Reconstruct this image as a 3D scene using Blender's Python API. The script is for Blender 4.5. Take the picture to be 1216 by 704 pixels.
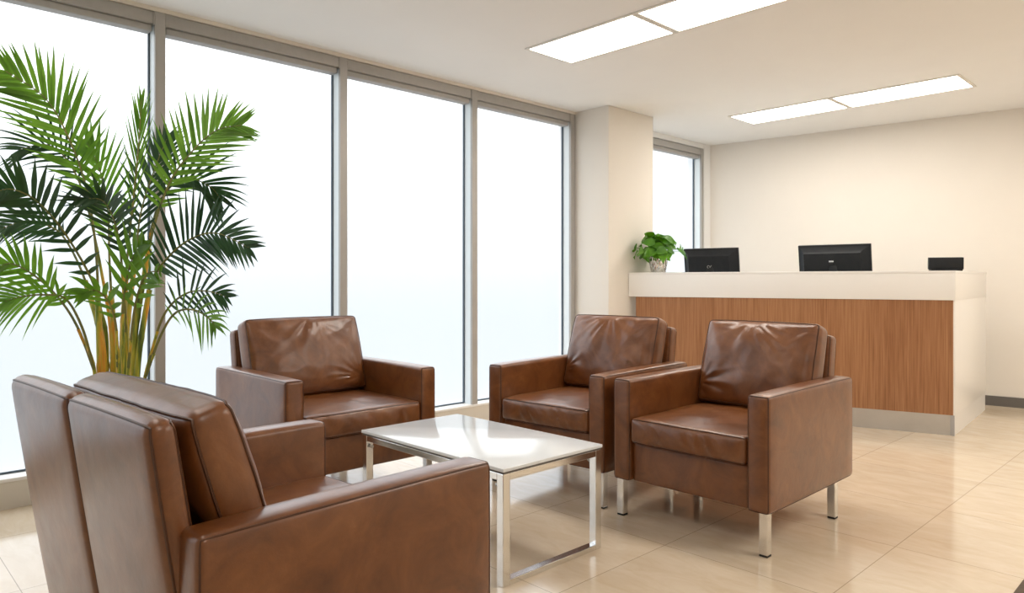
import bpy, bmesh, math, random
from mathutils import Vector, Matrix, noise
for o in list(bpy.data.objects): bpy.data.objects.remove(o)
S = bpy.context.scene
COL = S.collection
PI = math.pi

# ------------------------------------------------------------------ camera
cam = bpy.data.cameras.new('camera'); co = bpy.data.objects.new('camera', cam); COL.objects.link(co)
co.location = (0, 0, 1.08); co.rotation_euler = (PI/2, 0, math.radians(46.032))
cam.sensor_width = 36; cam.lens = 845/1216*36; cam.shift_y = -18.5/1216
cam.clip_start = 0.05
S.camera = co
# ------------------------------------------------------------------ world, lights, exposure
S.view_settings.view_transform = 'Standard'; S.view_settings.look = 'None'
S.view_settings.gamma = 1; S.view_settings.use_curve_mapping = False
S.view_settings.exposure = 0.0
W = bpy.data.worlds.new('overcast_sky'); S.world = W; W.use_nodes = True
wn = W.node_tree.nodes; wl = W.node_tree.links
bg = wn['Background']; bg.inputs['Strength'].default_value = 3.2
tc = wn.new('ShaderNodeTexCoord'); sx = wn.new('ShaderNodeSeparateXYZ'); cr = wn.new('ShaderNodeValToRGB')
mr = wn.new('ShaderNodeMapRange'); mr.inputs[1].default_value = -0.6; mr.inputs[2].default_value = 0.6
wl.new(tc.outputs['Generated'], sx.inputs[0]); wl.new(sx.outputs['Z'], mr.inputs[0]); wl.new(mr.outputs[0], cr.inputs[0]); wl.new(cr.outputs[0], bg.inputs[0])
cr.color_ramp.elements[0].position = 0.45; cr.color_ramp.elements[0].color = (0.198, 0.214, 0.225, 1); cr.color_ramp.interpolation = 'EASE'
cr.color_ramp.elements[1].position = 0.85; cr.color_ramp.elements[1].color = (0.97, 0.985, 1, 1)

def area_light(name, loc, rot, sx_, sy_, energy, color, portal=False):
    l = bpy.data.lights.new(name, 'AREA'); l.shape = 'RECTANGLE'; l.size = sx_; l.size_y = sy_
    l.energy = energy; l.color = color
    o = bpy.data.objects.new(name, l); COL.objects.link(o); o.location = loc; o.rotation_euler = rot
    if portal: l.cycles.is_portal = True
    return o
XW = -4.08                                   # inner plane of the window wall
MULL = [-2.06, -0.94, 0.18, 1.30, 2.42, 3.545, 4.67]
for a, b in list(zip(MULL[:-1], MULL[1:])) + [(5.35, 6.82)]:
    area_light('daylight_portal', (XW-0.16, (a+b)/2, 1.3), (0, -PI/2, 0), 2.3, b-a, 1, (1, 1, 1), True)
WARM = (1.0, 0.935, 0.845)
LAMP_STRENGTH = 15.0
# lamps of the same ceiling grid above and behind the camera
for x, y, e_ in ((-2.75, 0.4, 5), (-1.9, 0.4, 5), (0.4, 0.4, 9), (1.2, 0.4, 9), (0.4, 3.4, 20), (1.2, 3.4, 20), (0.4, 6.0, 22), (1.2, 6.0, 22)):
    area_light('ceiling_lamp_light', (x, y, 2.53), (0, 0, 0), 0.8, 0.42, e_, WARM)

# ------------------------------------------------------------------ materials
def mat(name, col=(.8, .8, .8), rough=.5, metal=0., spec=.5, **kw):
    m = bpy.data.materials.new(name); m.use_nodes = True
    b = m.node_tree.nodes['Principled BSDF']
    b.inputs['Base Color'].default_value = (*col, 1); b.inputs['Roughness'].default_value = rough
    b.inputs['Metallic'].default_value = metal; b.inputs['Specular IOR Level'].default_value = spec
    for k, v in kw.items(): b.inputs[k.replace('_', ' ')].default_value = v
    return m
def N(m, t, **kw):
    n = m.node_tree.nodes.new(t)
    for k, v in kw.items():
        if k in n.inputs: n.inputs[k].default_value = v
        else: setattr(n, k, v)
    return n
def L(m, a, b): m.node_tree.links.new(a, b)
def bsdf(m): return m.node_tree.nodes['Principled BSDF']
def ramp(m, fac, stops):
    r = N(m, 'ShaderNodeValToRGB'); e = r.color_ramp.elements
    while len(e) < len(stops): e.new(.5)
    for i, (p, c) in enumerate(stops): e[i].position = p; e[i].color = (*c, 1)
    L(m, fac, r.inputs[0]); return r
def mottled(name, stops, scale, rough, bump=0., bscale=200, detail=5, **kw):
    m = mat(name, stops[0][1], rough, **kw)
    t = N(m, 'ShaderNodeTexCoord'); n = N(m, 'ShaderNodeTexNoise', Scale=scale, Detail=detail, Roughness=.6)
    L(m, t.outputs['Object'], n.inputs['Vector']); r = ramp(m, n.outputs[0], stops); L(m, r.outputs[0], bsdf(m).inputs['Base Color'])
    if bump:
        n2 = N(m, 'ShaderNodeTexNoise', Scale=bscale, Detail=3); bp = N(m, 'ShaderNodeBump', Strength=bump, Distance=.002)
        L(m, t.outputs['Object'], n2.inputs['Vector']); L(m, n2.outputs[0], bp.inputs['Height']); L(m, bp.outputs[0], bsdf(m).inputs['Normal'])
    return m
M = {}
M['wall'] = mottled('wall_paint', [(.3, (.79, .745, .68)), (.7, (.81, .765, .70))], 2, .85)
M['ceiling'] = mottled('ceiling_paint', [(.3, (.86, .85, .83)), (.7, (.88, .87, .85))], 2, .9)
M['sill'] = mottled('sill_paint', [(.3, (.66, .62, .55)), (.7, (.69, .65, .58))], 3, .5)
M['sill_white'] = mat('white_ledge', (.85, .85, .84), .4)
M['alu'] = mottled('grey_aluminium', [(.3, (.40, .385, .365)), (.7, (.43, .415, .395))], 6, .45, metal=.15)
M['reveal'] = mat('daylit_window_frame', (.80, .86, .89), .35)  # pale frame, with the window light's blue put into its colour
M['gasket'] = mat('dark_gasket', (.07, .10, .13), .5)
M['blind'] = mottled('grey_blind_fabric', [(.3, (.40, .39, .375)), (.7, (.43, .42, .405))], 30, .6)
M['base'] = mat('dark_baseboard', (.13, .12, .11), .45)
M['lampframe'] = mat('lamp_frame', (.75, .72, .66), .4)
M['chrome'] = mottled('brushed_chrome', [(.3, (.74, .74, .73)), (.7, (.82, .82, .81))], 4, .16, metal=1.)
M['blackfoot'] = mat('black_rubber', (.015, .015, .015), .6)
M['deskwhite'] = mat('white_laminate', (.88, .865, .84), .3)
M['tabletop'] = mat('white_gloss_top', (.82, .86, .90), .12)
M['tablededge'] = mat('dark_core', (.12, .11, .10), .5)
M['steel'] = mottled('brushed_steel_plinth', [(.3, (.55, .54, .52)), (.7, (.62, .61, .59))], 5, .32, metal=.7)
M['black'] = mottled('black_plastic', [(.3, (.010, .012, .015)), (.7, (.015, .017, .020))], 20, .42, spec=.3)
M['blackgloss'] = mat('screen_glass', (.008, .008, .010), .08)
M['silver'] = mat('silver_badge', (.75, .77, .8), .3, 1.)
M['soil'] = mottled('dark_soil', [(.3, (.03, .02, .012)), (.7, (.07, .045, .028))], 40, .95, .6, 60)
M['planter'] = mottled('grey_planter', [(.3, (.24, .23, .22)), (.7, (.30, .29, .275))], 5, .5)
M['rugdark'] = mottled('brown_mat_border', [(.3, (.09, .06, .04)), (.7, (.12, .085, .06))], 80, .9)
M['rug'] = mottled('beige_mat_pile', [(.3, (.40, .33, .25)), (.7, (.50, .42, .33))], 80, .95)

def emissive(name, col, s):
    m = bpy.data.materials.new(name); m.use_nodes = True; nt = m.node_tree; nt.nodes.clear()
    e = nt.nodes.new('ShaderNodeEmission'); e.inputs[0].default_value = (*col, 1); e.inputs[1].default_value = s
    o = nt.nodes.new('ShaderNodeOutputMaterial'); nt.links.new(e.outputs[0], o.inputs[0]); return m
M['lamp'] = emissive('lamp_diffuser', WARM, LAMP_STRENGTH)

def glass():
    m = bpy.data.materials.new('frosted_glass'); m.use_nodes = True; nt = m.node_tree; nt.nodes.clear()
    t = nt.nodes.new('ShaderNodeBsdfTransparent'); t.inputs[0].default_value = (.98, .99, 1, 1)
    r = nt.nodes.new('ShaderNodeBsdfTranslucent'); r.inputs[0].default_value = (.9, .93, .95, 1)
    g = nt.nodes.new('ShaderNodeBsdfGlossy'); g.inputs['Roughness'].default_value = .3
    a = nt.nodes.new('ShaderNodeMixShader'); a.inputs[0].default_value = .25
    b = nt.nodes.new('ShaderNodeMixShader'); o = nt.nodes.new('ShaderNodeOutputMaterial')
    nt.links.new(t.outputs[0], a.inputs[1]); nt.links.new(r.outputs[0], a.inputs[2])
    b.inputs[0].default_value = .03; nt.links.new(a.outputs[0], b.inputs[1]); nt.links.new(g.outputs[0], b.inputs[2])
    nt.links.new(b.outputs[0], o.inputs[0]); return m
M['glass'] = glass()

def leather():
    m = mat('brown_leather', (.2, .08, .035), .4, spec=.5)
    t = N(m, 'ShaderNodeTexCoord')
    n = N(m, 'ShaderNodeTexNoise', Scale=6.5, Detail=8, Roughness=.68, Distortion=.9); L(m, t.outputs['Object'], n.inputs['Vector'])
    r = ramp(m, n.outputs[0], [(.26, (.095, .028, .006)), (.48, (.168, .055, .0135)), (.64, (.215, .077, .021)), (.80, (.30, .122, .042))])
    L(m, r.outputs[0], bsdf(m).inputs['Base Color'])
    n3 = N(m, 'ShaderNodeTexNoise', Scale=14, Detail=4); L(m, t.outputs['Object'], n3.inputs['Vector'])
    rr = N(m, 'ShaderNodeMapRange'); rr.inputs[3].default_value = .26; rr.inputs[4].default_value = .44
    bsdf(m).inputs['Coat Weight'].default_value = .48; bsdf(m).inputs['Coat Roughness'].default_value = .3
    L(m, n3.outputs[0], rr.inputs[0]); L(m, rr.outputs[0], bsdf(m).inputs['Roughness'])
    v = N(m, 'ShaderNodeTexVoronoi', Scale=260); L(m, t.outputs['Object'], v.inputs['Vector'])
    n2 = N(m, 'ShaderNodeTexNoise', Scale=22, Detail=5); L(m, t.outputs['Object'], n2.inputs['Vector'])
    b1 = N(m, 'ShaderNodeBump', Strength=.10, Distance=.001); L(m, v.outputs['Distance'], b1.inputs['Height'])
    b2 = N(m, 'ShaderNodeBump', Strength=.16, Distance=.006); L(m, n2.outputs[0], b2.inputs['Height']); L(m, b1.outputs[0], b2.inputs['Normal'])
    L(m, b2.outputs[0], bsdf(m).inputs['Normal'])
    return m
M['leather'] = leather()
M['piping'] = mottled('leather_piping', [(.3, (.05, .016, .006)), (.7, (.10, .036, .013))], 9, .42)

def floor_mat():
    m = mat('polished_cream_tile', (.7, .58, .44), .1, spec=.75)
    t = N(m, 'ShaderNodeTexCoord'); s = N(m, 'ShaderNodeSeparateXYZ'); L(m, t.outputs['Object'], s.inputs[0])
    def line(sock, off):
        a = N(m, 'ShaderNodeMath', operation='SUBTRACT'); L(m, sock, a.inputs[0]); a.inputs[1].default_value = off
        d = N(m, 'ShaderNodeMath', operation='DIVIDE'); L(m, a.outputs[0], d.inputs[0]); d.inputs[1].default_value = .66
        f = N(m, 'ShaderNodeMath', operation='FRACT'); L(m, d.outputs[0], f.inputs[0])
        g = N(m, 'ShaderNodeMath', operation='SUBTRACT'); L(m, f.outputs[0], g.inputs[0]); g.inputs[1].default_value = .5
        h = N(m, 'ShaderNodeMath', operation='ABSOLUTE'); L(m, g.outputs[0], h.inputs[0])
        k = N(m, 'ShaderNodeMath', operation='GREATER_THAN'); L(m, h.outputs[0], k.inputs[0]); k.inputs[1].default_value = .4978
        fl = N(m, 'ShaderNodeMath', operation='FLOOR'); L(m, d.outputs[0], fl.inputs[0])
        return k.outputs[0], fl.outputs[0]
    kx, fx = line(s.outputs['X'], -1.0); ky, fy = line(s.outputs['Y'], 3.79)
    mx = N(m, 'ShaderNodeMath', operation='MAXIMUM'); L(m, kx, mx.inputs[0]); L(m, ky, mx.inputs[1])
    cb = N(m, 'ShaderNodeCombineXYZ'); L(m, fx, cb.inputs[0]); L(m, fy, cb.inputs[1])
    wn_ = N(m, 'ShaderNodeTexWhiteNoise', noise_dimensions='3D'); L(m, cb.outputs[0], wn_.inputs['Vector'])
    mp = N(m, 'ShaderNodeMapping'); mp.inputs['Scale'].default_value = (1.6, 4.5, 1); mp.inputs['Rotation'].default_value = (0, 0, .5)
    L(m, t.outputs['Object'], mp.inputs['Vector'])
    n = N(m, 'ShaderNodeTexNoise', Scale=2.6, Detail=8, Roughness=.65, Distortion=.8); L(m, mp.outputs[0], n.inputs['Vector'])
    r = ramp(m, n.outputs[0], [(.3, (.64, .515, .37)), (.55, (.70, .585, .445)), (.75, (.745, .645, .515))])
    hv = N(m, 'ShaderNodeHueSaturation'); mm = N(m, 'ShaderNodeMapRange'); mm.inputs[3].default_value = .96; mm.inputs[4].default_value = 1.03
    L(m, wn_.outputs['Value'], mm.inputs[0]); L(m, mm.outputs[0], hv.inputs['Value']); L(m, r.outputs[0], hv.inputs['Color'])
    mix = N(m, 'ShaderNodeMix', data_type='RGBA'); L(m, mx.outputs[0], mix.inputs[0]); L(m, hv.outputs[0], mix.inputs[6]); mix.inputs[7].default_value = (.36, .28, .20, 1)
    L(m, mix.outputs[2], bsdf(m).inputs['Base Color'])
    n2 = N(m, 'ShaderNodeTexNoise', Scale=3, Detail=3); L(m, t.outputs['Object'], n2.inputs['Vector'])
    rr = N(m, 'ShaderNodeMapRange'); rr.inputs[3].default_value = .07; rr.inputs[4].default_value = .16
    L(m, n2.outputs[0], rr.inputs[0]); L(m, rr.outputs[0], bsdf(m).inputs['Roughness'])
    return m
M['floor'] = floor_mat()

def wood_mat():
    m = mat('vertical_grain_wood', (.4, .2, .1), .42)
    t = N(m, 'ShaderNodeTexCoord'); mp = N(m, 'ShaderNodeMapping'); mp.inputs['Scale'].default_value = (16, 16, .35)
    L(m, t.outputs['Object'], mp.inputs['Vector'])
    n = N(m, 'ShaderNodeTexNoise', Scale=7, Detail=5, Roughness=.6); L(m, mp.outputs[0], n.inputs['Vector'])
    mp2 = N(m, 'ShaderNodeMapping'); mp2.inputs['Scale'].default_value = (1.2, 1.2, .12); L(m, t.outputs['Object'], mp2.inputs['Vector'])
    n2 = N(m, 'ShaderNodeTexNoise', Scale=3, Detail=3); L(m, mp2.outputs[0], n2.inputs['Vector'])
    ad = N(m, 'ShaderNodeMath', operation='MULTIPLY_ADD'); L(m, n2.outputs[0], ad.inputs[0]); ad.inputs[1].default_value = .35; L(m, n.outputs[0], ad.inputs[2])
    r = ramp(m, ad.outputs[0], [(.42, (.225, .092, .035)), (.62, (.32, .143, .060)), (.80, (.40, .195, .088)), (.95, (.45, .235, .11))])
    L(m, r.outputs[0], bsdf(m).inputs['Base Color']); return m
M['wood'] = wood_mat()

def leaf_mat(name, stops, trans=.35):
    m = mat(name, stops[0][1], .38)
    t = N(m, 'ShaderNodeTexCoord'); n = N(m, 'ShaderNodeTexNoise', Scale=9, Detail=3); L(m, t.outputs['Object'], n.inputs['Vector'])
    r = ramp(m, n.outputs[0], stops); L(m, r.outputs[0], bsdf(m).inputs['Base Color'])
    tr = N(m, 'ShaderNodeBsdfTranslucent'); hv = N(m, 'ShaderNodeHueSaturation', Value=1.6, Saturation=1.1); L(m, r.outputs[0], hv.inputs['Color']); L(m, hv.outputs[0], tr.inputs[0])
    mx = N(m, 'ShaderNodeMixShader'); mx.inputs[0].default_value = trans
    out = m.node_tree.nodes['Material Output']; L(m, bsdf(m).outputs[0], mx.inputs[1]); L(m, tr.outputs[0], mx.inputs[2]); L(m, mx.outputs[0], out.inputs[0])
    return m
M['leaf'] = leaf_mat('lit_palm_leaf', [(.3, (.085, .20, .022)), (.7, (.17, .33, .045))])  # brighter green painted on fronds that catch the light
M['leafdark'] = leaf_mat('backlit_palm_leaf', [(.3, (.014, .045, .018)), (.7, (.035, .095, .030))], .15)  # same leaf darkened in colour, for fronds standing against the light
M['rachis'] = mottled('leaf_stalk', [(.3, (.09, .13, .03)), (.7, (.26, .23, .06))], 6, .5)
def cane_mat():
    m = mottled('yellow_green_cane', [(.30, (.045, .075, .015)), (.40, (.17, .24, .03)), (.48, (.45, .42, .05)), (.58, (.70, .34, .03)), (.75, (.30, .12, .02))], 1, .38)
    t = [n for n in m.node_tree.nodes if n.type == 'TEX_COORD'][0]; nz = [n for n in m.node_tree.nodes if n.type == 'TEX_NOISE'][0]
    mp = N(m, 'ShaderNodeMapping'); mp.inputs['Scale'].default_value = (28, 28, 2.2); L(m, t.outputs['Object'], mp.inputs[0]); L(m, mp.outputs[0], nz.inputs['Vector'])
    return m
M['cane'] = cane_mat()
M['pothos'] = leaf_mat('bright_green_leaf', [(.3, (.05, .18, .012)), (.7, (.135, .33, .025))], .25)
def vase_mat():
    m = mat('hammered_silver', (.7, .68, .66), .22, 1.)
    t = N(m, 'ShaderNodeTexCoord'); v = N(m, 'ShaderNodeTexVoronoi', Scale=55)
    mp = N(m, 'ShaderNodeMapping'); mp.inputs['Scale'].default_value = (1, 1, .45); L(m, t.outputs['Object'], mp.inputs[0]); L(m, mp.outputs[0], v.inputs['Vector'])
    b = N(m, 'ShaderNodeBump', Strength=.9, Distance=.012); L(m, v.outputs['Distance'], b.inputs['Height']); L(m, b.outputs[0], bsdf(m).inputs['Normal'])
    return m
M['vase'] = vase_mat()

# ------------------------------------------------------------------ helpers
def obj(name, bm, m, parent=None, smooth=True):
    bmesh.ops.recalc_face_normals(bm, faces=bm.faces)
    me = bpy.data.meshes.new(name); bm.to_mesh(me); bm.free()
    for mm in (m if isinstance(m, (list, tuple)) else [m]): me.materials.append(mm)
    if smooth:
        me.polygons.foreach_set('use_smooth', [True]*len(me.polygons))
        try: me.set_sharp_from_angle(angle=math.radians(38))
        except Exception: pass
    o = bpy.data.objects.new(name, me); COL.objects.link(o)
    if parent: o.parent = parent
    return o
def tag(o, label, cat, group=None):
    o['label'] = label; o['category'] = cat
    if group: o['group'] = group
    return o
def thing(name, label, cat, loc=(0, 0, 0), rotz=0, group=None):
    o = bpy.data.objects.new(name, None); COL.objects.link(o); o.empty_display_size = .1
    o.location = loc; o.rotation_euler = (0, 0, rotz); return tag(o, label, cat, group)
def struct(o): o['kind'] = 'structure'; return o
def box(bm, x0, x1, y0, y1, z0, z1, bev=0., seg=2):
    r = bmesh.ops.create_cube(bm, size=1)['verts']
    for v in r: v.co = Vector((x0+(v.co.x+.5)*(x1-x0), y0+(v.co.y+.5)*(y1-y0), z0+(v.co.z+.5)*(z1-z0)))
    if bev:
        es = list({e for v in r for e in v.link_edges})
        bmesh.ops.bevel(bm, geom=es, offset=bev, segments=seg, profile=.5, affect='EDGES')
    return bm
def prism(bm, pts, z0, z1, bev=0.):
    lo = [bm.verts.new((x, y, z0)) for x, y in pts]; hi = [bm.verts.new((x, y, z1)) for x, y in pts]
    n = len(pts); bm.faces.new(lo[::-1]); bm.faces.new(hi)
    for i in range(n): bm.faces.new((lo[i], lo[(i+1) % n], hi[(i+1) % n], hi[i]))
    if bev:
        es = list({e for v in lo+hi for e in v.link_edges})
        bmesh.ops.bevel(bm, geom=es, offset=bev, segments=2, profile=.5, affect='EDGES')
    return bm
def B(*a, **k): return box(bmesh.new(), *a, **k)
def tube(bm, pts, rad, n=8, closed=False, cap=True):
    pts = [Vector(p) for p in pts]; k = len(pts)
    if not hasattr(rad, '__len__'): rad = [rad]*k
    rings = []; ref = None
    for i, p in enumerate(pts):
        if closed: t = pts[(i+1) % k]-pts[i-1]
        else: t = pts[min(i+1, k-1)]-pts[max(i-1, 0)]
        t.normalize()
        if ref is None: ref = t.orthogonal().normalized()
        ref = (ref-t*ref.dot(t)).normalized(); b = t.cross(ref)
        rings.append([bm.verts.new(p+(ref*math.cos(2*PI*j/n)+b*math.sin(2*PI*j/n))*rad[i]) for j in range(n)])
    for i in range(k if closed else k-1):
        a, c = rings[i], rings[(i+1) % k]
        if closed and i == k-1:      # align closing ring
            best = min(range(n), key=lambda s: (a[0].co-c[s].co).length); c = c[best:]+c[:best]
        for j in range(n): bm.faces.new((a[j], a[(j+1) % n], c[(j+1) % n], c[j]))
    if cap and not closed: bm.faces.new(rings[0][::-1]); bm.faces.new(rings[-1])
    return bm
def lathe(bm, prof, n=40, closed_top=False):
    rings = [[bm.verts.new((r*math.cos(2*PI*j/n), r*math.sin(2*PI*j/n), z)) for j in range(n)] for r, z in prof]
    for a, c in zip(rings[:-1], rings[1:]):
        for j in range(n): bm.faces.new((a[j], a[(j+1) % n], c[(j+1) % n], c[j]))
    bm.faces.new(rings[0][::-1])
    if closed_top: bm.faces.new(rings[-1])
    return bm
def catmull(P, n):
    P = [Vector(p) for p in P]; Q = [P[0]*2-P[1]]+P+[P[-1]*2-P[-2]]; out = []
    for s in range(n+1):
        u = s/n*(len(P)-1); i = min(int(u), len(P)-2); t = u-i; a, b, c, d = Q[i:i+4]
        out.append(.5*((2*b)+(c-a)*t+(2*a-5*b+4*c-d)*t*t+(3*b-a-3*c+d)*t**3))
    return out

# soft upholstered box: rounded, puffed, optionally creased
def soft_map(p, h, r, puff, crease=None):
    inn = Vector([max(-(h[i]-r), min(h[i]-r, p[i])) for i in range(3)])
    d = p-inn
    q = inn+d.normalized()*r if d.length > 1e-9 else p.copy()
    out = q.copy()
    for k in range(3):
        if puff[k]:
            i, j = [(1, 2), (0, 2), (0, 1)][k]
            f = max(0, 1-(q[i]/h[i])**2)**.6*max(0, 1-(q[j]/h[j])**2)**.6
            out[k] += puff[k]*f*(q[k]/h[k])
    if crease is not None: out += crease(q, d)
    return out
def coords(h, r, n):
    c = [-h, -h+r*.28, -h+r*.62, -h+r]
    m = [-(h-r)+2*(h-r)*i/n for i in range(1, n)]
    return c+m+[-v for v in c[::-1]]
def soft_box(bm, size, r, puff=(0, 0, 0), n=(8, 8, 8), mtx=Matrix(), crease=None):
    h = [s/2 for s in size]; cs = [coords(h[i], r, n[i]) for i in range(3)]; cache = {}
    def V(i, j, k):
        key = (i, j, k)
        if key not in cache:
            p = Vector((cs[0][i], cs[1][j], cs[2][k])); cache[key] = bm.verts.new(mtx @ soft_map(p, h, r, puff, crease))
        return cache[key]
    nx, ny, nz = [len(c)-1 for c in cs]
    for i in range(nx):
        for j in range(ny):
            for k in (0, nz): bm.faces.new((V(i, j, k), V(i+1, j, k), V(i+1, j+1, k), V(i, j+1, k)))
    for i in range(nx):
        for k in range(nz):
            for j in (0, ny): bm.faces.new((V(i, j, k), V(i+1, j, k), V(i+1, j, k+1), V(i, j, k+1)))
    for j in range(ny):
        for k in range(nz):
            for i in (0, nx): bm.faces.new((V(i, j, k), V(i, j+1, k), V(i, j+1, k+1), V(i, j, k+1)))
    return bm
def soft_loop(size, r, puff, axis, sign, mtx, crease=None, n=26):
    """points along the edge loop around one face of a soft box (for the piping)"""
    h = [s/2 for s in size]; i, j = [(1, 2), (0, 2), (0, 1)][axis]; pts = []
    def side(a, b):
        for s in range(n): pts.append((a[0]+(b[0]-a[0])*s/n, a[1]+(b[1]-a[1])*s/n))
    c = [(-1, -1), (1, -1), (1, 1), (-1, 1)]
    for q in range(4): side(c[q], c[(q+1) % 4])
    out = []
    for u, v in pts:
        p = Vector((0, 0, 0)); p[axis] = sign*h[axis]; p[i] = u*h[i]; p[j] = v*h[j]
        # corner samples fold onto the rounded corner
        out.append(mtx @ soft_map(p, h, r, puff, crease))
    res = [out[0]]
    for p in out[1:]:
        if (p-res[-1]).length > .004: res.append(p)
    if (res[0]-res[-1]).length < .004: res.pop()
    return res

# ------------------------------------------------------------------ the room
XR, YN = 3.0, -2.6
def yb(x): return 6.92+(x-XW)*.145          # back wall runs slightly off square
foot = [(XW-.25, YN-.2), (XR+.2, YN-.2), (XR+.2, yb(XR)+.2), (XW-.25, yb(XW)+.2)]
struct(obj('floor', prism(bmesh.new(), foot, -.1, 0), M['floor'], smooth=False))
struct(obj('ceiling', prism(bmesh.new(), foot, 2.55, 2.65), M['ceiling'], smooth=False))
struct(obj('wall_back', prism(bmesh.new(), [(XW-.25, yb(XW-.25)), (XR+.2, yb(XR+.2)), (XR+.2, yb(XR+.2)+.2), (XW-.25, yb(XW-.25)+.2)], 0, 2.55), M['wall'], smooth=False))
struct(obj('wall_right', prism(bmesh.new(), [(XR, YN), (XR+.2, YN), (XR+.2, yb(XR)), (XR, yb(XR))], 0, 2.55), M['wall'], smooth=False))
struct(obj('wall_front', B(XW-.25, XR+.2, YN-.2, YN, 0, 2.55), M['wall'], smooth=False))
struct(obj('baseboard_back', prism(bmesh.new(), [(-1.9, yb(-1.9)-.012), (XR, yb(XR)-.012), (XR, yb(XR)-.001), (-1.9, yb(-1.9)-.001)], 0, .085), M['base'], smooth=False))
struct(obj('wall_pillar', B(XW-.2, -3.72, 4.71, 5.35, 0, 2.55, bev=.004), M['wall']))
struct(obj('wall_left', B(XW-.2, XW, YN, 4.71, 0, .128), M['sill'], smooth=False))
struct(obj('wall_left_rear', B(XW-.2, XW, YN, MULL[0]-.03, .128, 2.55), M['wall'], smooth=False))
struct(obj('wall_left_far', B(XW-.2, XW, 5.35, 6.84, 0, .128), M['sill'], smooth=False))
struct(obj('trim_ledge', B(XW-.16, XW+.006, MULL[0]-.03, 4.71, .128, .145, bev=.003), M['sill_white']))
struct(obj('trim_ledge_far', B(XW-.16, XW+.006, 5.35, 6.84, .128, .145, bev=.003), M['sill_white']))
struct(obj('trim_header', B(XW-.2, XW+.004, MULL[0]-.03, 4.71, 2.528, 2.55), M['wall'], smooth=False))
struct(obj('trim_header_far', B(XW-.2, XW+.004, 5.35, 6.84, 2.50, 2.55), M['sill_white'], smooth=False))
struct(obj('trim_jamb_far', prism(bmesh.new(), [(XW-.2, 6.80), (XW+.01, 6.80), (XW+.01, yb(XW+.01)), (XW-.2, yb(XW-.2))], 0, 2.55), M['sill_white'], smooth=False))
wins = list(zip(MULL[:-1], MULL[1:]))+[(5.33, 6.785)]
order = [3, 4, 5, 6, 7, 8]
for i, (a, b) in enumerate(wins):
    top = 2.528 if i < 6 else 2.50
    w = struct(thing('window_%d' % (i+1), 'tall frosted window', 'window'))
    w['label'] = ''; del w['label']; del w['category']
    obj('pane', B(XW-.112, XW-.104, a+.02, b-.02, .145, top), M['glass'], w, smooth=False)
    # mullion on the far side, with its frame strip coloured as if lit by the window, and the thin dark gasket where the glass meets it
    obj('mullion', B(XW-.022, XW, b-.026, b+.026, .145, top), M['alu'], w, smooth=False)
    obj('frame', B(XW-.10, XW-.022, b-.0255, b+.0255, .145, top), M['reveal'], w, smooth=False)
    bm = B(XW-.105, XW-.088, b-.034, b-.0255, .15, top); box(bm, XW-.104, XW-.097, a+.0255, b-.0255, .145, .156); 
    box(bm, XW-.105, XW-.088, a+.0255, a+.034, .15, top)
    obj('gasket', bm, M['gasket'], w, smooth=False)
blind_labels = {2: 'grey roller blind rolled up above the leftmost window, behind the palm', 3: 'grey roller blind rolled up above the window behind the armchair by the palm',
                4: 'grey roller blind rolled up above the third window from the left', 5: 'grey roller blind rolled up above the narrow-looking window beside the pillar',
                6: 'grey roller blind rolled up above the window beyond the pillar, behind the reception desk'}
for i, (a, b) in enumerate(wins):
    if i < 2: continue
    top = 2.527 if i < 6 else 2.497
    if i == 6: a = 5.325
    bl = tag(thing('roller_blind', '', 'blind', (XW-.05, (a+b)/2, 0)), blind_labels[i], 'blind', 'roller blinds above the windows')
    hw = (b-a)/2-.031
    obj('cassette', B(-.045, .046, -hw, hw, top-.066, top, bev=.006), M['blind'], bl)
    obj('bottom_bar', B(-.04, .03, -hw+.004, hw-.004, top-.105, top-.067, bev=.008, seg=3), M['blind'], bl)
    for y in (-hw, hw): obj('end_bracket', B(-.047, .05, y-.0035, y+.0035, top-.07, top, bev=.001), M['alu'], bl)

# ------------------------------------------------------------------ ceiling lights
def ceiling_light(x0, x1, y0, y1, label):
    t = thing('ceiling_light', label, 'ceiling light', ((x0+x1)/2, (y0+y1)/2, 2.55), 0, 'recessed ceiling lights')
    hx, hy = (x1-x0)/2, (y1-y0)/2; f = .02; bm = bmesh.new()
    for a in ((-hx, hx, -hy, -hy+f), (-hx, hx, hy-f, hy), (-hx, -hx+f, -hy+f, hy-f), (hx-f, hx, -hy+f, hy-f)): box(bm, a[0], a[1], a[2], a[3], -.008, 0)
    obj('frame', bm, M['lampframe'], t, smooth=False)
    obj('diffuser', B(-hx+f, hx-f, -hy+f, hy-f, -.005, -.001), M['lamp'], t, smooth=False)
ceiling_light(-3.18, -2.345, 3.18, 3.62, 'left lit panel of the nearer pair of long white ceiling lights')
ceiling_light(-2.34, -1.505, 3.18, 3.62, 'lit ceiling panel cut by the top edge of the photo, nearer pair')
ceiling_light(-3.23, -2.345, 5.79, 6.24, 'left lit panel of the farther pair of ceiling lights, nearer the pillar')
ceiling_light(-2.34, -1.43, 5.79, 6.24, 'right lit panel of the farther pair of ceiling lights, above the desk')

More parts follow.
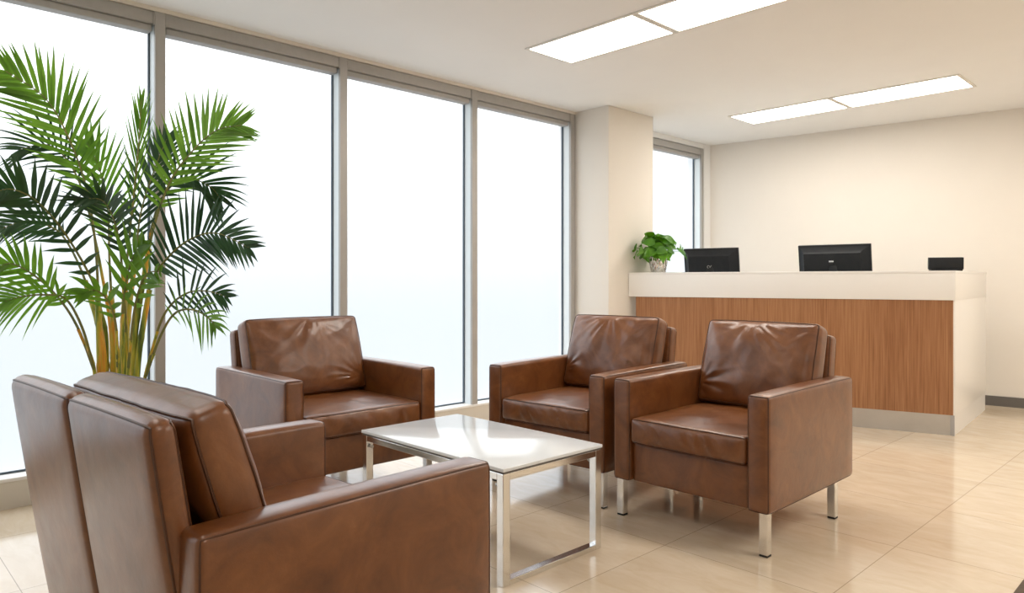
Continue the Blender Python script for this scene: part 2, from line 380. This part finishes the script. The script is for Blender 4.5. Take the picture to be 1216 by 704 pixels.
# ------------------------------------------------------------------ armchairs
def back_crease(seed, hw, hh):
    rnd = random.Random(seed)
    anchors = [(rnd.uniform(-.15, .12)*hw, hh, 1.0, .26), (hw*.98, hh*.9, .6, .30), (-hw*.98, -hh*.6, .7, .30), (hw*.9, -hh*.7, .5, .28), (-hw*.9, hh*.8, .35, .22)]
    def f(q, d):
        x, z = q.x, q.z; s = 0
        for k, (ax, az, amp, rng) in enumerate(anchors):
            r = math.hypot(x-ax, z-az); th = math.atan2(z-az, x-ax)
            n = noise.noise(Vector((th*3.2+seed, r*4, k*7.3)))
            ridge = (1-abs(n)*2.2)
            s += amp*max(ridge, -.4)*math.exp(-(r/rng)**2*2.2)*min(1, r/.05)
        lump = noise.noise(Vector((x*6+seed, z*6, seed*1.7)))*.75+noise.noise(Vector((x*14+z*5, z*11+seed, 3)))*.3
        e = max(0, 1-(x/hw)**8)*max(0, 1-(z/hh)**8)
        if abs(d.y) < 1e-9 and abs(d.x)+abs(d.z) > 0: # side faces: small transverse folds
            return Vector((0, 0, 0))
        return Vector((0, (.0115*s+.016*lump)*e*(1 if q.y > 0 else -1), 0))
    return f
def side_crease(seed, h):
    """seat cushion: vertical folds on the front band, gentle dips on the top"""
    def f(q, d):
        v = Vector((0, 0, 0))
        ez = max(0, 1-(q.z/h[2])**2)
        if q.y < -h[1]+.04:
            n = noise.noise(Vector((q.x*17+q.z*9+seed, q.z*5, seed)))
            v.y = -(.009*(1-abs(n)*2.6))*ez*max(0, 1-(q.x/h[0])**6)
        if q.z > 0:
            e = max(0, 1-(q.x/h[0])**6)*max(0, 1-(q.y/h[1])**6)
            v.z = (.010*noise.noise(Vector((q.x*6+seed, q.y*5, 2)))+.003*noise.noise(Vector((q.x*15, q.y*11, seed))))*e
        return v
    return f
ARM_T, Z0, ZA, ZS = .092, .17, .63, .47
def armchair(label, loc, rotz, w, d, seed, back_x=None, split=None, back_top=.815, cush=(.425, .105, .052, .195, 17.5), cut=(.03, .03), back_t=.075, far=0.):
    t = thing('armchair', label, 'armchair', loc, rotz, 'brown leather armchairs around the table')
    lm = M['leather']; ax = w/2-ARM_T/2; dy = d-.03
    for s in (-1, 1):
        dy = d-cut[s > 0]; size = (ARM_T, dy, ZA-Z0); r = .016; pf = (.004, .003, .006)
        mx = Matrix.Translation((s*ax-(far if s > 0 else 0), -d/2+dy/2, (Z0+ZA)/2))
        a = obj('arm', soft_box(bmesh.new(), size, r, pf, (3, 14, 10), mx), lm, t)
        bm = bmesh.new()
        tube(bm, soft_loop(size, r, pf, 1, -1, mx), .0028, 6, closed=True)
        tube(bm, soft_loop(size, r, pf, 0, s, mx), .0024, 6, closed=True)
        obj('piping', bm, M['piping'], a)
    iw = w-2*ARM_T-.004
    # front rail and body under the seat
    obj('seat_base', soft_box(bmesh.new(), (iw, d-.10, .175), .012, (0, .003, 0), (8, 8, 4), Matrix.Translation((0, -.028, Z0+.0875))), lm, t)
    # raked back
    bx0, bx1 = back_x if back_x else (-iw/2, iw/2)
    y_top, y_bot = d/2+.03-back_t/2, d/2-.07-back_t/2
    hgt = back_top-Z0; ang = math.atan2(y_top-y_bot, hgt)
    spans = [(bx0, bx1)] if split is None else [(bx0, split), (split, bx1)]
    for k, (x0, x1) in enumerate(spans):
        size = (x1-x0, back_t, hgt/math.cos(ang)); r = .02 if split is None else .026; pf = (0, .006 if split is None else .010, .006)
        mx = Matrix.Translation(((x0+x1)/2, (y_top+y_bot)/2, Z0+hgt/2)) @ Matrix.Rotation(-ang, 4, 'X')
        b = obj('backrest', soft_box(bmesh.new(), size, r, pf, (12, 3, 14), mx), lm, t)
        bm = bmesh.new(); tube(bm, soft_loop(size, r, pf, 1, 1, mx), .003, 6, closed=True)
        tube(bm, soft_loop(size, r, pf, 1, -1, mx), .0025, 6, closed=True)
        obj('piping', bm, M['piping'], b)
    # seat cushion
    sd = d-.20; size = (iw-.006, sd, .112); r = .02; pf = (.002, .008, .014)
    h = [v/2 for v in size]; cf = side_crease(seed, h); mx = Matrix.Translation((0, -d/2-.004+sd/2, .347+.056))
    c = obj('seat_cushion', soft_box(bmesh.new(), size, r, pf, (40, 30, 8), mx, cf), lm, t)
    bm = bmesh.new()
    for sg in (-1, 1): tube(bm, soft_loop(size, r, pf, 2, sg, mx, cf), .0032, 6, closed=True)
    obj('piping', bm, M['piping'], c)
    # back cushion
    ch, cth, cpf, cy, ctilt = cush; size = (iw+.012, cth, ch); r = min(.028, cth*.3); pf = (.006, cpf, .006)
    cf = back_crease(seed, size[0]/2, ch/2); tilt = math.radians(ctilt)
    mx = Matrix.Translation((0, d/2-cy, .468+ch/2*math.cos(tilt)-.005)) @ Matrix.Rotation(-tilt, 4, 'X')
    c = obj('back_cushion', soft_box(bmesh.new(), size, r, pf, (56, 6, 48), mx, cf), lm, t)
    bm = bmesh.new()
    for sg in (-1, 1): tube(bm, soft_loop(size, r, pf, 1, sg, mx, cf, n=40), .0036, 6, closed=True)
    obj('piping', bm, M['piping'], c)
    for x, y in ((-w/2+.03, -d/2+.03), (w/2-.03, -d/2+.03), (-w/2+.03, d/2-.19), (w/2-.03, d/2-.19)):
        g = obj('leg', B(x-.018, x+.018, y-.018, y+.018, .008, Z0+.012, bev=.003), M['chrome'], t, smooth=False)
        obj('foot_pad', B(x-.017, x+.017, y-.017, y+.017, 0, .0085, bev=.001), M['blackfoot'], g)
    return t
armchair('brown leather armchair nearest the wooden desk front, all four chrome legs in view', (-1.668, 3.06, 0), 0, .755, .87, 3)
armchair('brown leather armchair between the pillar and the chair in front of the desk', (-2.515, 3.03, 0), math.radians(4), .755, .84, 11)
armchair('brown leather armchair standing against the window to the right of the palm', (-3.385, 1.89, 0), -PI/2*-1+PI*0, .84, .82, 23)
armchair('large brown leather armchair in the foreground seen from behind, its back split by a seam', (-1.725, .79, 0), PI+math.radians(3.5), .87, .76, 31,
         back_x=(-.36, .575), split=.105, back_top=.83, cush=(.395, .088, .04, .15, 17.5), cut=(.03, .12), back_t=.056, far=.045)

# ------------------------------------------------------------------ coffee table
ct = thing('coffee_table', 'low white coffee table on a square chrome tube frame between the armchairs', 'coffee table', (-2.275, 1.985, 0))
hx, hy, q = .455, .272, .034
obj('table_top', B(-hx-.004, hx+.004, -hy-.004, hy+.004, .407, .42, bev=.0025), M['tabletop'], ct)
obj('under_panel', B(-hx, hx, -hy, hy, .4, .4075), M['tablededge'], ct, smooth=False)
for s in (-1, 1):
    x0, x1 = (-hx, -hx+q) if s < 0 else (hx-q, hx)
    bm = B(x0, x1, -hy, -hy+q, 0, .4, bev=.002); box(bm, x0, x1, hy-q, hy, 0, .4, bev=.002)
    box(bm, x0, x1, -hy+q-.001, hy-q+.001, 0, .022, bev=.002); box(bm, x0, x1, -hy+q-.001, hy-q+.001, .374, .4, bev=.002)
    obj('leg_frame', bm, M['chrome'], ct, smooth=False)
for s in (-1, 1):
    y0, y1 = (-hy, -hy+q) if s < 0 else (hy-q, hy)
    obj('rail', B(-hx+q-.001, hx-q+.001, y0, y1, .374, .4, bev=.002), M['chrome'], ct, smooth=False)
for sx_ in (-1, 1):
    for sy_ in (-1, 1):
        bm = bmesh.new(); x = sx_*(hx-q-.004); y = sy_*(hy-q/2)
        tube(bm, [(x, y, .352), (x-sx_*.012, y, .352)], .008, 12); tube(bm, [(x-sx_*.012, y, .352), (x-sx_*.018, y, .352)], .005, 12)
        obj('screw', bm, M['steel'], ct)

# ------------------------------------------------------------------ reception desk
DA = Vector((-1.42, 5.65)); E1 = Vector((-.9595, -.282)); DN = Vector((-.282, .9595)); E2 = Vector((-.0826, .9966)); DL = 2.365; DE = 1.35
desk = thing('reception_desk', 'white and wood-fronted reception counter with a steel plinth along the back wall', 'reception desk', (DA.x, DA.y, 0))
def dpt(s, nrm): v = E1*s+DN*nrm; return (v.x, v.y)
def dend(nrm, gap=0.):                       # where a line parallel to the front meets the pillar face
    b = DA+DN*nrm; return (DA.x+b.x-DA.x-(-3.712+gap))/.9595
def strip(s0, s1, n0, n1):
    a, b = (dend(n0, -s1), dend(n1, -s1)) if s1 <= 0 else (s1, s1)
    return [dpt(s0, n0), dpt(a, n0), dpt(b, n1), dpt(s0, n1)]
# L-shaped plan: along the front and back along the right-hand end; inner corner of the L at (t, e)
def ell(o, tf, te, s1):
    """front offset o, front thickness tf, end thickness te, running to s1"""
    a = DN*o+E1*o; P0 = a; P1 = E1*dend(o)+DN*o; P2 = E1*dend(tf)+DN*tf 
    # inner corner: on the line n = tf, offset te from the end face
    en = Vector((-E2.y, E2.x)); en = en if en.dot(E1) > 0 else -en
    P0 = E1*o*1.0+DN*o
    # end face line offset by o
    k = 1/(en.dot(E1))
    base = E1*(o*k); u = (o)/(E2.dot(DN)); P0 = base+E2*u
    base2 = E1*(te*k); u2 = tf/(E2.dot(DN)); P3 = base2+E2*u2
    P4 = base2+E2*DE; P5 = base+E2*DE
    return [tuple(p) for p in (P0, P1, P2, P3, P4, P5)]
obj('counter_top', prism(bmesh.new(), ell(-.002, .34, .34, DL), 1.134, 1.152, bev=.002), M['deskwhite'], desk)
obj('fascia', prism(bmesh.new(), ell(.0, .30, .30, DL), .945, 1.1335, bev=.001), M['deskwhite'], desk)
obj('wood_panel', prism(bmesh.new(), strip(.012, -.055, .012, .06), .142, .945), M['wood'], desk, smooth=False)
e = ell(.008, .06, .06, .03)
def endp(o0, o1, u0, u1):
    en = Vector((-E2.y, E2.x)); en = en if en.dot(E1) > 0 else -en
    return [tuple(en*a+E2*b) for a, b in ((o0, u0), (o0, u1), (o1, u1), (o1, u0))]
obj('end_panel', prism(bmesh.new(), endp(.004, .06, .012, DE), .142, .945, bev=.001), M['deskwhite'], desk)
obj('plinth', prism(bmesh.new(), strip(.02, -.06, .016, .07), 0, .142), M['steel'], desk, smooth=False)
obj('end_plinth', prism(bmesh.new(), endp(.008, .06, .02, DE), 0, .142), M['deskwhite'], desk, smooth=False)
obj('plinth_corner', prism(bmesh.new(), [tuple(Vector(dpt(0.004, .006))), dpt(.03, .0145), dpt(.03, .02), tuple(Vector(dpt(.01, .03)))], 0, .142), M['alu'], desk, smooth=False)
obj('worktop', prism(bmesh.new(), strip(.36, -.0, .31, .98), .73, .755, bev=.002), M['deskwhite'], desk)
obj('back_board', prism(bmesh.new(), strip(.07, -.06, .0705, .09), 0, .945), M['deskwhite'], desk, smooth=False)
obj('worktop_support', prism(bmesh.new(), strip(1.9, 1.93, .32, .96), 0, .73), M['deskwhite'], desk, smooth=False)

# monitors on the inner worktop
def monitor(loc, rz, w, h, zc, label, badge):
    t = thing('computer_monitor', label, 'monitor', loc, rz, 'black monitors behind the counter')
    tilt = Matrix.Translation((0, 0, zc)) @ Matrix.Rotation(math.radians(11), 4, 'X')
    def tr(bm): bmesh.ops.transform(bm, matrix=tilt, verts=bm.verts); return bm
    obj('shell', tr(B(-w/2, w/2, -.012, .016, -h/2, h/2, bev=.004)), M['black'], t)
    obj('screen', tr(B(-w/2+.014, w/2-.014, .0155, .018, -h/2+.016, h/2-.014)), M['blackgloss'], t, smooth=False)
    bm = bmesh.new()    # tapered rear housing
    f0 = [(-w/2+.01, -.011, -h/2+.01), (w/2-.01, -.011, -h/2+.01), (w/2-.01, -.011, h/2-.012), (-w/2+.01, -.011, h/2-.012)]
    f1 = [(-w/2+.045, -.034, -h/2+.02), (w/2-.06, -.034, -h/2+.02), (w/2-.06, -.034, h/2-.05), (-w/2+.045, -.034, h/2-.05)]
    f2 = [(-w/2+.052, -.052, -h/2+.03), (w/2-.075, -.052, -h/2+.03), (w/2-.075, -.052, h/2-.066), (-w/2+.052, -.052, h/2-.066)]
    rings = [[bm.verts.new(p) for p in f] for f in (f0, f1, f2)]
    for a, c in zip(rings[:-1], rings[1:]):
        for i in range(4): bm.faces.new((a[i], a[(i+1) % 4], c[(i+1) % 4], c[i]))
    bm.faces.new(rings[2]); bm.faces.new(rings[0][::-1])
    bmesh.ops.bevel(bm, geom=bm.edges[:], offset=.002, segments=2, affect='EDGES')
    obj('rear_housing', tr(bm), M['black'], t)
    if badge:
        g = obj('hinge_recess', tr(B(-.03, .008, -.056, -.051, .0, .04, bev=.002)), M['blackgloss'], t)
        obj('silver_badge', tr(B(-.03, .006, -.0585, -.0555, .026, .038, bev=.001)), M['silver'], t)
    else:
        bm = bmesh.new(); tube(bm, [(.012*math.cos(a)-.012, -.0535, .012*math.sin(a)-.008) for a in [k*PI/8 for k in range(13)]], .002, 6)
        tube(bm, [(-.002, -.0535, -.016), (.016, -.0535, .006)], .002, 6)
        obj('emblem', tr(bm), M['alu'], t)
    obj('stand_neck', B(-.03, .03, -.05, -.028, .012, zc, bev=.004), M['black'], t)
    obj('stand_base', B(-.12, .12, -.12, .09, 0, .014, bev=.005), M['black'], t)
    return t
def dworld(s, n, z): v = DA+E1*s+DN*n; return (v.x, v.y, z)
ang = math.atan2(-E1.y, -E1.x)
monitor(dworld(1.86, .72, .757), ang-math.radians(3), .50, .31, .468, 'black monitor seen from behind beside the potted plant on the counter', False)
monitor(dworld(.834, .72, .757), ang-math.radians(8), .57, .33, .465, 'larger black monitor with a silver badge seen from behind at mid counter', True)
tb = thing('terminal_screen', 'small plain black box-like screen at the right end of the counter', 'screen', dworld(.05, .30, 1.153), ang+math.radians(10))
bm = B(-.112, .112, -.022, .022, .012, .10, bev=.004); bmesh.ops.transform(bm, matrix=Matrix.Rotation(math.radians(4), 4, 'X'), verts=bm.verts)
obj('housing', bm, M['black'], tb)
obj('display', B(-.10, .10, .0175, .0205, .02, .09), M['blackgloss'], tb, smooth=False)
obj('base', B(-.1, .1, -.05, .05, 0, .013, bev=.003), M['black'], tb)

# plant in a silver vase on the counter
rnd = random.Random(5)
vp = thing('potted_plant', 'leafy green plant in a silver hammered vase on the left end of the counter', 'plant', dworld(2.165, .12, 1.1525))
bm = lathe(bmesh.new(), [(.055, 0), (.062, .004), (.068, .03), (.076, .075), (.075, .11), (.069, .14), (.071, .148), (.067, .149), (.064, .14), (.068, .11), (.06, .09)], 48, True)
obj('vase', bm, M['vase'], vp)
bm = lathe(bmesh.new(), [(.05, .091), (.055, .092), (.04, .10), (.005, .102)], 24, True)
obj('soil', bm, M['soil'], vp)
def heart_leaf(bm, base, d, up, ln, wd):
    d = d.normalized(); side = d.cross(up).normalized(); up = side.cross(d); rows = []
    prof = [0, .62, .95, 1., .88, .66, .36, .0]
    for i, p in enumerate(prof):
        u = i/(len(prof)-1); c = base+d*ln*(u-.06*(i == 1))-up*(.28*ln*u*u)
        if p == 0: rows.append([bm.verts.new(c)])
        else:
            back = d*(-.10*ln if i == 1 else 0)
            rows.append([bm.verts.new(c-side*wd*p*.5+up*wd*.10+back), bm.verts.new(c), bm.verts.new(c+side*wd*p*.5+up*wd*.10+back)])
    for a, b in zip(rows[:-1], rows[1:]):
        if len(a) == 1: bm.faces.new((a[0], b[0], b[1])); bm.faces.new((a[0], b[1], b[2]))
        elif len(b) == 1: bm.faces.new((a[0], b[0], a[1])); bm.faces.new((a[1], b[0], a[2]))
        else:
            bm.faces.new((a[0], b[0], b[1], a[1])); bm.faces.new((a[1], b[1], b[2], a[2]))
bl = bmesh.new(); bs = bmesh.new()
for k in range(64):
    az = rnd.uniform(0, 2*PI); el = rnd.uniform(.12, 1.25); R_ = rnd.uniform(.12, .215) if el < .7 else rnd.uniform(.10, .20)
    tip = Vector((math.cos(az)*math.cos(el)*R_, math.sin(az)*math.cos(el)*R_, .135+math.sin(el)*R_*1.0))
    root = Vector((math.cos(az)*.03, math.sin(az)*.03, .10)); mid = (root+tip)*.5+Vector((0, 0, .04))
    tube(bs, catmull([root, mid, tip], 6), .0022, 5)
    rad_ = (tip-Vector((0, 0, .17))).normalized()
    face = (rad_*.9+Vector((rnd.uniform(-.35, .35), rnd.uniform(-.35, .35), .35))).normalized()
    q = rnd.uniform(-2.2, 2.2); tang = Vector((-math.sin(az), math.cos(az), 0))
    upv = Vector((0, 0, 1))-face*face.z; upv = upv.normalized() if upv.length > .1 else Vector((math.cos(az), math.sin(az), 0))
    out = tang*math.sin(q)+upv*math.cos(q)*(1 if el > .5 else -.6)+rad_*.35
    heart_leaf(bl, tip, out, face, rnd.uniform(.085, .13), rnd.uniform(.075, .10))
for b_ in (bl, bs):
    for v in b_.verts: v.co.x = max(v.co.x, -.155+.1*min(0, v.co.x+.155)*0)
obj('stems', bs, M['pothos'], vp); obj('foliage', bl, M['pothos'], vp)

# ------------------------------------------------------------------ palm
palm = thing('potted_palm', 'tall potted areca palm with yellow-green canes beside the window, behind the foreground armchair', 'palm', (-3.41, .93, 0))
bm = lathe(bmesh.new(), [(.15, 0), (.165, .006), (.185, .15), (.20, .31), (.212, .33), (.212, .35), (.195, .35), (.19, .30)], 48, True)
obj('planter', bm, M['planter'], palm)
bm = lathe(bmesh.new(), [(.17, .296), (.188, .302), (.12, .318), (.01, .325)], 32, True)
obj('soil', bm, M['soil'], palm)
rnd = random.Random(9)
BACK = Vector((.719, -.695, 0))    # towards the room
def frond(P, lmax, w, mat_, t0=.22, n=30, seed=1, up=.25, drop=.25, a0=62, a1=22, twist=0., lo=.35):
    rr = random.Random(seed); C = catmull(P, 60); bm = bmesh.new()
    tube(bm, C, [.0058*(1-.85*i/60)+.0009 for i in range(61)], 6)
    for f in bm.faces: f.material_index = 1
    for k in range(n):
        u = t0+(1-t0)*k/(n-1); i = min(59, int(u*60)); p = C[i]; T = (C[min(i+1, 60)]-C[max(i-1, 0)]).normalized()
        nrm = (BACK-T*BACK.dot(T)).normalized(); nrm = Matrix.Rotation(twist, 3, T) @ nrm; side = T.cross(nrm).normalized()
        v = (u-t0)/(1-t0); prof = (lo+(1-lo)*min(1, v/.28))*(1-.62*max(0, (v-.45)/.55)**1.3)
        for sg in (-1, 1):
            ln = lmax*prof*rr.uniform(.9, 1.08); a = math.radians(a0+(a1-a0)*v+rr.uniform(-3.5, 3.5))
            d = (T*math.cos(a)+side*sg*math.sin(a)+nrm*(up*rr.uniform(.7, 1.25))).normalized()
            wv = d.cross(nrm).normalized(); pts = []; pos = p.copy(); dd = d.copy(); ns = 7
            dr = drop*rr.uniform(.6, 1.5)
            for s in range(ns+1):
                x = s/ns; pts.append((pos.copy(), w*rr.uniform(.96, 1.04)*(math.sin(PI*min(1, x*.62+.22))**.9 if x < .45 else (1-x)/.55*1.0+.02)))
                dd = (dd+Vector((0, 0, -dr/ns*1.6*x))).normalized(); pos = pos+dd*ln/ns
            prev = None; fold = nrm*w*.16
            for q_, ww in pts:
                row = [bm.verts.new(q_-wv*ww*.5), bm.verts.new(q_-fold*min(1, ww/w)), bm.verts.new(q_+wv*ww*.5)]
                if prev:
                    bm.faces.new((prev[0], row[0], row[1], prev[1])); bm.faces.new((prev[1], row[1], row[2], prev[2]))
                prev = row
    # keep every leaflet inside the room
    for v in bm.verts: v.co.x = max(v.co.x, -.65+.02*math.sin(v.co.z*40))
    return obj('frond', bm, [mat_, M['rachis']], palm)
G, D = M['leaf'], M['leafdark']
FR = {
 'big_left': [[-0.069, -0.072, 0.836], [-0.079, -0.082, 1.203], [-0.085, -0.116, 1.475], [-0.097, -0.187, 1.704], [-0.12, -0.268, 1.856], [-0.16, -0.396, 1.948]],
 'right': [[0.038, 0.039, 0.836], [0.062, 0.093, 1.241], [0.097, 0.159, 1.502], [0.149, 0.241, 1.654], [0.187, 0.332, 1.755], [0.24, 0.425, 1.785]],
 'spear': [[0.002, 0.002, 0.836], [0.012, 0.013, 1.13], [0.033, 0.034, 1.423], [0.051, 0.052, 1.68], [0.058, 0.06, 1.863]],
 'dark_left': [[-0.107, -0.039, 0.832], [-0.084, -0.087, 1.056], [-0.056, -0.202, 1.277], [-0.019, -0.307, 1.401], [0.009, -0.394, 1.442], [0.031, -0.457, 1.425]],
 'low_dark': [[-0.064, -0.066, 0.836], [-0.172, -0.106, 1.093], [-0.31, -0.148, 1.265], [-0.366, -0.20, 1.328], [-0.42, -0.285, 1.35], [-0.46, -0.375, 1.307]],
 'green_left': [[-0.062, -0.093, 0.692], [-0.044, -0.161, 0.885], [-0.034, -0.236, 1.015], [-0.035, -0.325, 1.109], [-0.025, -0.4, 1.149], [-0.022, -0.455, 1.118]],
 'green_left_droop': [[-0.028, -0.101, 0.696], [0.017, -0.156, 0.881], [0.037, -0.221, 1.006], [0.057, -0.301, 1.024], [0.06, -0.369, 1.019], [0.058, -0.429, 1.0]],
 'right_dark': [[0.051, 0.052, 0.763], [0.084, 0.087, 1.056], [0.192, 0.128, 1.183], [0.314, 0.182, 1.259], [0.438, 0.239, 1.277], [0.56, 0.321, 1.216]],
 'right_low': [[0.068, 0.071, 0.653], [0.162, 0.096, 0.876], [0.253, 0.118, 0.979], [0.348, 0.159, 1.033], [0.445, 0.202, 1.037], [0.513, 0.244, 1.017]],
 'right_droop': [[0.111, 0.058, 0.658], [0.221, 0.085, 0.844], [0.317, 0.113, 0.946], [0.422, 0.15, 0.962], [0.506, 0.179, 0.929], [0.545, 0.19, 0.897]],
 'back_left': [[-0.15, -0.011, 0.904], [-0.22, -0.047, 1.247], [-0.29, -0.09, 1.504], [-0.34, -0.145, 1.645], [-0.39, -0.215, 1.70], [-0.42, -0.305, 1.667]],
 'back_right': [[-0.076, 0.065, 0.828], [-0.072, 0.142, 1.324], [-0.071, 0.214, 1.504], [-0.045, 0.299, 1.56], [0.003, 0.378, 1.523], [0.016, 0.42, 1.47]],
 'mid_left': [[-0.081, -0.012, 0.832], [-0.15, -0.011, 1.169], [-0.2, -0.005, 1.4], [-0.271, -0.022, 1.598], [-0.332, -0.056, 1.719]],
 'mid_right': [[-0.042, 0.028, 0.832], [-0.071, 0.071, 1.169], [-0.104, 0.108, 1.401], [-0.115, 0.169, 1.601], [-0.108, 0.219, 1.744]],
 'front_center': [[0.097, -0.043, 0.702], [0.137, -0.06, 0.882], [0.184, -0.097, 0.989], [0.216, -0.151, 1.041], [0.226, -0.198, 1.032]],
 'front_center2': [[0.127, -0.012, 0.702], [0.196, -0.013, 0.918], [0.267, -0.011, 1.041], [0.345, -0.002, 1.109], [0.433, 0.017, 1.118]],
 'front_up': [[0.09, -0.022, 0.771], [0.112, -0.028, 0.95], [0.155, -0.027, 1.075], [0.207, -0.016, 1.179], [0.279, 0.001, 1.229]],
 'front_dark': [[0.012, 0.013, 0.836], [0.055, -0.015, 1.129], [0.092, -0.048, 1.305], [0.147, -0.107, 1.403], [0.17, -0.17, 1.413]],
}
frond(FR['big_left'], .285, .019, G, .36, 25, 1, up=.12, drop=.16, a0=60, a1=30)
frond(FR['right'], .26, .017, G, .32, 26, 2, up=.12, drop=.14, a0=62, a1=30)
frond(FR['spear'], .22, .010, G, .45, 13, 3, up=.05, drop=.02, a0=24, a1=6)
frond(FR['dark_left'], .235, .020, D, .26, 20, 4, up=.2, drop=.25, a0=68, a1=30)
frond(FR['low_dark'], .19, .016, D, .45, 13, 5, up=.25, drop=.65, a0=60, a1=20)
frond(FR['green_left'], .19, .018, G, .36, 15, 6, up=.2, drop=.30, a0=64, a1=24)
frond(FR['green_left_droop'], .22, .012, G, .42, 12, 7, up=.3, drop=.8, a0=58, a1=20)
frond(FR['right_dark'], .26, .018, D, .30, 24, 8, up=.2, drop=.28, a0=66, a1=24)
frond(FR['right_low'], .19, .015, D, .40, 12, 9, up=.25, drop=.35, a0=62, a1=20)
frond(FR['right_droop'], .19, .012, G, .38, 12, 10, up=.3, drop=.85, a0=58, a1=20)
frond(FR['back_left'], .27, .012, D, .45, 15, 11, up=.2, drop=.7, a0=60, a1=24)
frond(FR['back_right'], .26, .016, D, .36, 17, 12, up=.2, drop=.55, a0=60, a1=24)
frond(FR['mid_left'], .26, .018, G, .35, 16, 13, up=.1, drop=.2, a0=50, a1=20)
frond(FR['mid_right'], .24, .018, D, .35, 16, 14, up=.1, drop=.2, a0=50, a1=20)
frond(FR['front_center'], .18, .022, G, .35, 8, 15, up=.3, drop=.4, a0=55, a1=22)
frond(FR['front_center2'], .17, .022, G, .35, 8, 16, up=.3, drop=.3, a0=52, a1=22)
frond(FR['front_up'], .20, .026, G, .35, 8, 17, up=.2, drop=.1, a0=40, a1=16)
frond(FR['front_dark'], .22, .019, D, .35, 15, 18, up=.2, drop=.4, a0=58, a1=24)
# canes
for k, (name, P) in enumerate(FR.items()):
    p0 = Vector(P[0]); p1 = Vector(P[1]); az = math.atan2(p0.y, p0.x)
    root = Vector((p0.x*.75, p0.y*.75, .305)); 
    if root.xy.length > .15: root.xy = root.xy.normalized()*.15
    top = p0+(p1-p0)*(.95 if k % 3 else .6)
    C = catmull([root, (root*.5+p0*.5)+Vector((rnd.uniform(-.01, .01), rnd.uniform(-.01, .01), 0)), p0, top], 36)
    big = .0175 if k < 5 or k in (7, 12, 13) else .010
    rad = []
    for i in range(37):
        ring = 1.14 if i % 9 == 0 else 1.0
        rad.append(big*(1-.40*i/36)*ring)
    obj('cane', tube(bmesh.new(), C, rad, 10), M['cane'], palm)

# ------------------------------------------------------------------ mat at the lower right corner
rg = thing('floor_mat', 'corner of a dark-bordered beige mat at the lower right edge', 'mat', (0.05, 2.2, 0))
obj('border', B(-.615, .615, -1.3, .98, 0, .008, bev=.002), M['rugdark'], rg)
obj('pile', B(-.575, .575, -1.26, .94, .007, .011, bev=.001), M['rug'], rg)
